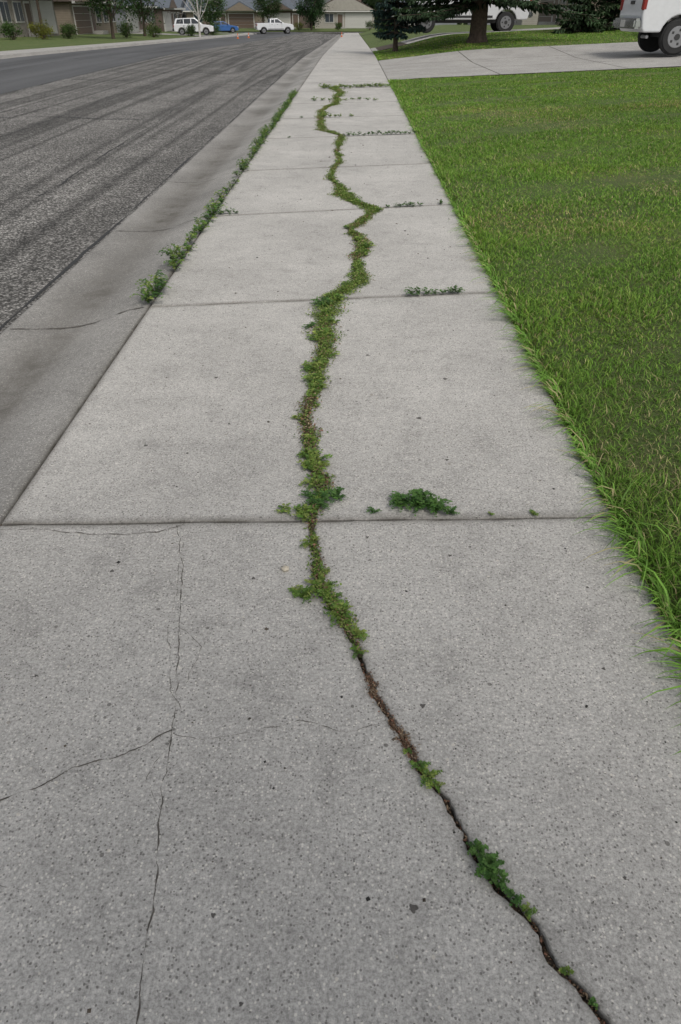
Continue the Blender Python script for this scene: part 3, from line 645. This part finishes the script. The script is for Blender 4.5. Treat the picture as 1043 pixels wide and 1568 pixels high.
# ---------------------------------------------------------------- houses (front = local -Y)
def window(e,x,z,w,h,y=-.0):
    box('window_frame',(x,y-.03,z),(w+.2,.08,h+.2),M['trim'],e); box('window_glass',(x,y-.055,z),(w,.08,h),M['win'],e)
    box('window_mullion',(x,y-.08,z),(.05,.06,h),M['trim'],e)
def garage(e,x,w,h,mat):
    box('garage_frame',(x,-.03,h/2+.05),(w+.3,.08,h+.14),M['trim'],e)
    for i in range(4): box('garage_panel',(x,-.06,h/4*(i+.5)),(w,.08,h/4-.03),mat,e,.01)
def house(name,x,y,z,rz,w,d,h,wall,roof,gar='gdoor',gx=None,ridge='x',rh=1.9,stone=None):
    e=empty(name,(x,y,z),rz)
    box('walls',(0,d/2,h/2-.2),(w,d,h+.4),M[wall],e)
    if stone: box('stone_veneer',(0,-.02,.5),(w+.05,.09,1.0),M[stone],e)
    o=.5
    if ridge=='x':
        P=[(-w/2-o,-o,h-.12),(w/2+o,-o,h-.12),(w/2+o,d+o,h-.12),(-w/2-o,d+o,h-.12),(-w/2-o+.0,d/2,h+rh),(w/2+o,d/2,h+rh)]
        Fs=[(0,1,5,4),(2,3,4,5),(0,4,3),(1,2,5),(0,3,2,1)]
    else:
        P=[(-w/2-o,-o,h-.12),(w/2+o,-o,h-.12),(w/2+o,d+o,h-.12),(-w/2-o,d+o,h-.12),(0,-o,h+rh),(0,d+o,h+rh)]
        Fs=[(0,4,5,3),(1,2,5,4),(0,1,4),(2,3,5),(0,3,2,1)]
        pymesh('gable_wall',[(-w/2,-o-.02,h),(w/2,-o-.02,h),(0,-o-.02,h+rh*.9)],[(0,1,2)],M[wall],e)
    pymesh('roof',P,Fs,M[roof],e)
    box('fascia',(0,-o-.03,h-.16),(w+2*o,.05,.2),M['trim'],e)
    gx_=-w/2+3.2 if gx is None else gx
    garage(e,gx_,4.6,2.2,M[gar])
    s=1 if gx_<0 else -1
    if ridge=='x':
        pymesh('garage_gable',[(gx_-3,-1.1,h-.1),(gx_+3,-1.1,h-.1),(gx_,-1.1,h+1.4),(gx_-3,d/2,h-.1),(gx_+3,d/2,h-.1),(gx_,d/2,h+1.4)],[(0,1,2),(0,2,5,3),(1,4,5,2),(0,3,4,1)],M[roof],e)
        pymesh('garage_gable_face',[(gx_-2.7,-1.13,h-.08),(gx_+2.7,-1.13,h-.08),(gx_,-1.13,h+1.2)],[(0,1,2)],M[wall],e)
    dx=gx_+s*3.4
    box('door_frame',(dx,-.03,1.1),(1.2,.08,2.3),M['trim'],e); box('front_door',(dx,-.06,1.05),(.95,.08,2.1),M['gdoorb'],e,.01)
    box('step',(dx,-.6,.05),(1.8,1.1,.3),M['drive'],e)
    k=dx+s*2.0
    while abs(k)<w/2-.9:
        window(e,k,1.55,1.5,1.2); k+=s*2.6
    box('chimney',(w/4,d/2+.5,h+rh*.6),(.7,.7,rh*1.1),M['brickr'],e)
    return e
RZL=rad(90); RZR=rad(-90)
house('stone_house',-26.5,67,lt(-26,67)+.1,RZL,16,10,2.8,'brick','roof_b',gx=5.0)
house('tan_house',-27,88,lt(-27,88)+.1,RZL,15,10,2.7,'sid_tan','roof_b',gar='gdoorb')
house('grey_house',-27,107,lt(-27,107)+.1,RZL,15,10,2.7,'sid_grey','roof_g',stone='brickr')
house('brown_house',-27,126,lt(-27,126)+.1,RZL,14,10,2.8,'sid_brown','roof_g')
house('brown_house',19.1,27.5,float(lawn_z(19,28)),RZR,15,11,2.9,'sid_brown','roof_b',gx=1.2,gar='gdoorb')
house('brick_house',18,48,float(lawn_z(18,48)),RZR,14,10,2.8,'brickr','roof_b',gx=-3.5,gar='gdoor')
house('tan_house',17,70,float(lawn_z(17,70)),RZR,15,10,2.8,'sid_tan','roof_b',gar='gdoorb')
house('cream_house',17,92,float(lawn_z(17,92)),RZR,15,10,2.8,'sid_cream','roof_g')
house('grey_house',17,114,float(lawn_z(17,114)),RZR,15,10,2.8,'sid_grey','roof_g')
house('blue_house',-39,156,-.95,0,13,10,2.7,'sid_blue','roof_g')
house('tan_house',-24,157,-.95,0,14,10,2.7,'sid_tan','roof_g',gx=3.2,stone='brickr',gar='gdoorb')
house('brown_house',-12.5,158,-.95,0,9,10,2.9,'sid_brown','roof_g',gx=-1.6)
house('cream_house',-1.5,156,-.95,0,11,10,2.7,'sid_cream','roof_b',gx=2.6,ridge='y',rh=2.6)
house('grey_house',13,157,-.95,0,13,10,2.7,'sid_grey','roof_g')
house('cream_house',30,157,-.95,0,13,10,2.7,'sid_cream','roof_b')

# ---------------------------------------------------------------- vehicles
def prism(name,pts,y0,y1,mat,par,taper=None,bev=.03):
    bm=bmesh.new(); n=len(pts)
    f=(lambda z:0) if taper is None else (lambda z:taper[1]*(z-taper[0]))
    A=[bm.verts.new((x,y0+f(z),z)) for x,z in pts];B=[bm.verts.new((x,y1-f(z),z)) for x,z in pts]
    bm.faces.new(A);bm.faces.new(B[::-1])
    for i in range(n): bm.faces.new((A[i],B[i],B[(i+1)%n],A[(i+1)%n]))
    bmesh.ops.recalc_face_normals(bm,faces=bm.faces)
    me=bpy.data.meshes.new(name);bm.to_mesh(me);bm.free();o=obj(name,me,mat,par)
    if bev:
        md=o.modifiers.new('bevel','BEVEL');md.width=bev;md.segments=3;md.limit_method='ANGLE';md.angle_limit=rad(35)
    return o
def vehicle(name,loc,rz,kind,paint,sc=1):
    e=empty(name,loc,rz,sc)
    K={'pickup':dict(W=2.0,zb=.52,r=.42,ra=.50,wx=(-1.8,1.95),
        top=[(-2.82,.60),(-2.88,.9),(-2.86,1.38),(-.85,1.40),(1.55,1.36),(2.70,1.24),(2.88,1.08),(2.90,.62)],
        cab=[(-.85,1.38),(-.72,1.93),(.45,1.97),(1.45,1.34)],wins=[[(-.66,1.42),(-.58,1.84),(-.12,1.87),(-.12,1.42)],[(-.02,1.42),(-.02,1.87),(.42,1.88),(1.10,1.42)]]),
     'suv':dict(W=1.85,zb=.36,r=.36,ra=.42,wx=(-1.4,1.42),
        top=[(-2.25,.42),(-2.32,.8),(-2.28,1.08),(1.05,1.06),(2.1,.94),(2.3,.78),(2.32,.42)],
        cab=[(-2.24,1.05),(-2.0,1.62),(.2,1.70),(1.1,1.04)],wins=[[(-2.0,1.12),(-1.85,1.52),(-1.15,1.58),(-1.15,1.12)],[(-1.07,1.12),(-1.07,1.58),(-.3,1.6),(-.3,1.12)],[(-.2,1.12),(-.2,1.6),(.16,1.6),(.82,1.12)]]),
     'sedan':dict(W=1.8,zb=.30,r=.33,ra=.39,wx=(-1.35,1.4),
        top=[(-2.25,.36),(-2.3,.7),(-2.2,.98),(-1.6,1.0),(1.0,.98),(2.05,.84),(2.28,.68),(2.3,.36)],
        cab=[(-1.75,.97),(-1.05,1.40),(.15,1.44),(1.1,.96)],wins=[[(-1.45,1.03),(-1.0,1.33),(-.35,1.36),(-.35,1.03)],[(-.25,1.03),(-.25,1.36),(.12,1.36),(.8,1.03)]])}[kind]
    W=K['W'];zb=K['zb'];r=K['r'];ra=K['ra']
    pts=list(K['top'])
    pts.append((pts[-1][0]-.06,zb))
    for wx in K['wx'][::-1]:
        s=math.sqrt(ra*ra-(zb-r)**2); a0=math.atan2(zb-r,s)
        for i in range(11):
            a=a0+(math.pi-2*a0)*i/10; pts.append((wx+ra*math.cos(a),r+ra*math.sin(a)))
    pts.append((K['top'][0][0]+.06,zb))
    prism('body',pts,-W/2,W/2,M[paint],e,None,.045)
    box('underbody',(0,0,zb-.02),(3.9,W*.7,.22),M['black'],e)
    tp=(K['cab'][0][1],.30)
    cw=W/2-.05
    prism('cabin',K['cab'],-cw,cw,M[paint],e,tp,.05)
    for w in K['wins']:
        for sg in(-1,1):
            pymesh('side_window',[(x,sg*(cw-.30*(z-tp[0])+.006),z) for x,z in w],[tuple(range(len(w)))],M['glass'],e)
    c=K['cab']
    def slope(n,a,b,off):
        ax,az=a;bx,bz=b; v=[]
        for t in(.12,.88):
            x=ax+(bx-ax)*t+off;z=az+(bz-az)*t+.012; hw_=cw-.30*(z-tp[0])-.10
            v+= [(x,-hw_,z),(x,hw_,z)]
        pymesh(n,[v[0],v[1],v[3],v[2]],[(0,1,2,3)],M['glass'],e)
    slope('rear_window',c[0],c[1],-.012); slope('windshield',c[3],c[2],.012)
    for wx in K['wx']:
        for sg in(-1,1):
            y=sg*(W/2-.13)
            cyl('tire',(wx,y,r),r,.26,M['tire'],e,'Y',32,bev=.04); cyl('rim',(wx,y+sg*.125,r),r*.60,.03,M['rim'],e,'Y',24,bev=.008); cyl('hub',(wx,y+sg*.145,r),r*.18,.03,M['black'],e,'Y',12)
            for q in range(5):
                a=q*1.2566; box('wheel_slot',(wx+math.cos(a)*r*.4,y+sg*.142,r+math.sin(a)*r*.4),(.06,.004,.06),M['black'],e)
    xr=K['top'][1][0];xf=K['top'][-1][0]; zt=K['top'][2][1]
    bz=.72 if kind=='pickup' else .52; bmat='chrome' if kind=='pickup' else 'black'
    box('rear_bumper',(xr-.07,0,bz),(.20,W*.97,.24),M[bmat],e,.05)
    box('front_bumper',(xf+.02,0,bz-.04),(.16,W*.97,.26),M[bmat],e,.05)
    for sg in(-1,1):
        box('tail_lamp',(xr+.03,sg*(W/2-.07),zt-.20),(.12,.15,.32 if kind=='pickup' else .2),M['red'],e,.02)
        box('head_lamp',(xf-.10,sg*(W/2-.20),zt-.42 if kind=='pickup' else zt-.3),(.2,.34,.2),M['lamp'],e,.03)
        box('mirror',(c[3][0]-.45,sg*(W/2+.10),c[3][1]+.12),(.12,.22,.18),M['black'],e,.03)
        for hx in ((-.3,.55) if kind=='pickup' else (-.9,.1)): box('door_handle',(hx-.2,sg*(W/2+.012),zt-.16),(.18,.03,.035),M['black'],e,.008)
        for hx in ((-.83,-.06,1.02) if kind=='pickup' else (-1.1,-.25,.85)): box('door_seam',(hx,sg*(W/2+.001),(zt+zb)/2+.04),(.012,.006,zt-zb-.15),M['black'],e)
        if kind=='pickup': box('side_trim',(.1,sg*(W/2+.006),zb+.12),(2.5,.02,.09),M['black'],e,.006)
    box('grille',(xf-.005,0,bz+.28),(.06,W*.55,.26 if kind=='pickup' else .14),M['black'],e,.02)
    box('licence_plate',(xr-.18,0,bz),(.02,.32,.16),M['trim'],e)
    if kind=='pickup':
        box('bed_recess_panel',(-1.85,0,1.395),(1.9,W-.24,.04),M['black'],e,.01)  # black panel laid on the bed in place of its dark, shaded recess
        box('tailgate_handle',(xr-.0,0,1.2),(.03,.3,.08),M['black'],e)
        cyl('exhaust',(-2.6,-.7,.42),.04,.4,M['rim'],e,'Y',12)
    return e
vehicle('pickup_truck',(12.1,27.1,float(lawn_z(12,27.1))+.0),0,'pickup','white',1.12)
vehicle('pickup_truck',(5.9,44.2,float(lawn_z(5.9,44.2))+.02),math.pi,'pickup','white',1.08)
vehicle('parked_suv',(-18.9,99.5,lt(-18.9,99.5)+.03),rad(8),'suv','white')
vehicle('parked_car',(-19.4,124,lt(-19.4,124)+.03),rad(25),'sedan','bluep')
vehicle('pickup_truck',(-12.2,130.5,float(gy(130))-.03),rad(15),'pickup','white')

def cone(x,y,z):
    e=empty('traffic_cone',(x,y,z),0,.72)
    box('base',(0,0,.02),(.36,.36,.04),M['orange'],e,.01)
    zz=.04;r=.13
    for i,(hh,m) in enumerate(((.2,'orange'),(.12,'trim'),(.16,'orange'),(.14,'orange'))):
        cyl('band_%d'%(i+1),(0,0,zz+hh/2),r,hh,M[m],e,seg=20,r2=r-hh*.16); zz+=hh;r-=hh*.16
cone(-11.6,84,road_z(-11.6,84)); cone(-11.0,88,road_z(-11,88)); cone(-1.2,93,float(gy(93)))

# ---------------------------------------------------------------- world, sun, camera
w=bpy.data.worlds.new('World'); scene.world=w; w.use_nodes=True; nt=w.node_tree
sky=nt.nodes.new('ShaderNodeTexSky'); sky.sky_type='NISHITA'; sky.sun_disc=False
EL,AZ=rad(52),rad(150)
sky.sun_elevation=EL; sky.sun_rotation=AZ; sky.dust_density=3
hs=nt.nodes.new('ShaderNodeHueSaturation'); hs.inputs['Saturation'].default_value=.28
nt.links.new(sky.outputs[0],hs.inputs['Color']); nt.links.new(hs.outputs[0],nt.nodes['Background'].inputs[0])
nt.nodes['Background'].inputs[1].default_value=.145
sl=bpy.data.lights.new('sun','SUN'); sl.energy=1.5; sl.angle=rad(16); sl.color=(1,.95,.87)
so=bpy.data.objects.new('sun',sl); COL.objects.link(so)
d=Vector((math.sin(AZ)*math.cos(EL),math.cos(AZ)*math.cos(EL),math.sin(EL)))
so.rotation_euler=(-d).to_track_quat('-Z','Y').to_euler()
cam=bpy.data.cameras.new('camera'); co=bpy.data.objects.new('camera',cam); COL.objects.link(co)
cam.sensor_fit='VERTICAL'; cam.sensor_height=36; cam.lens=24; cam.clip_start=.05; cam.clip_end=5000
co.location=(0,0,1.55); co.rotation_euler=(rad(90-36.24),0,rad(.82))
scene.camera=co
scene.view_settings.view_transform='Standard'; scene.view_settings.look='None'; scene.view_settings.exposure=0
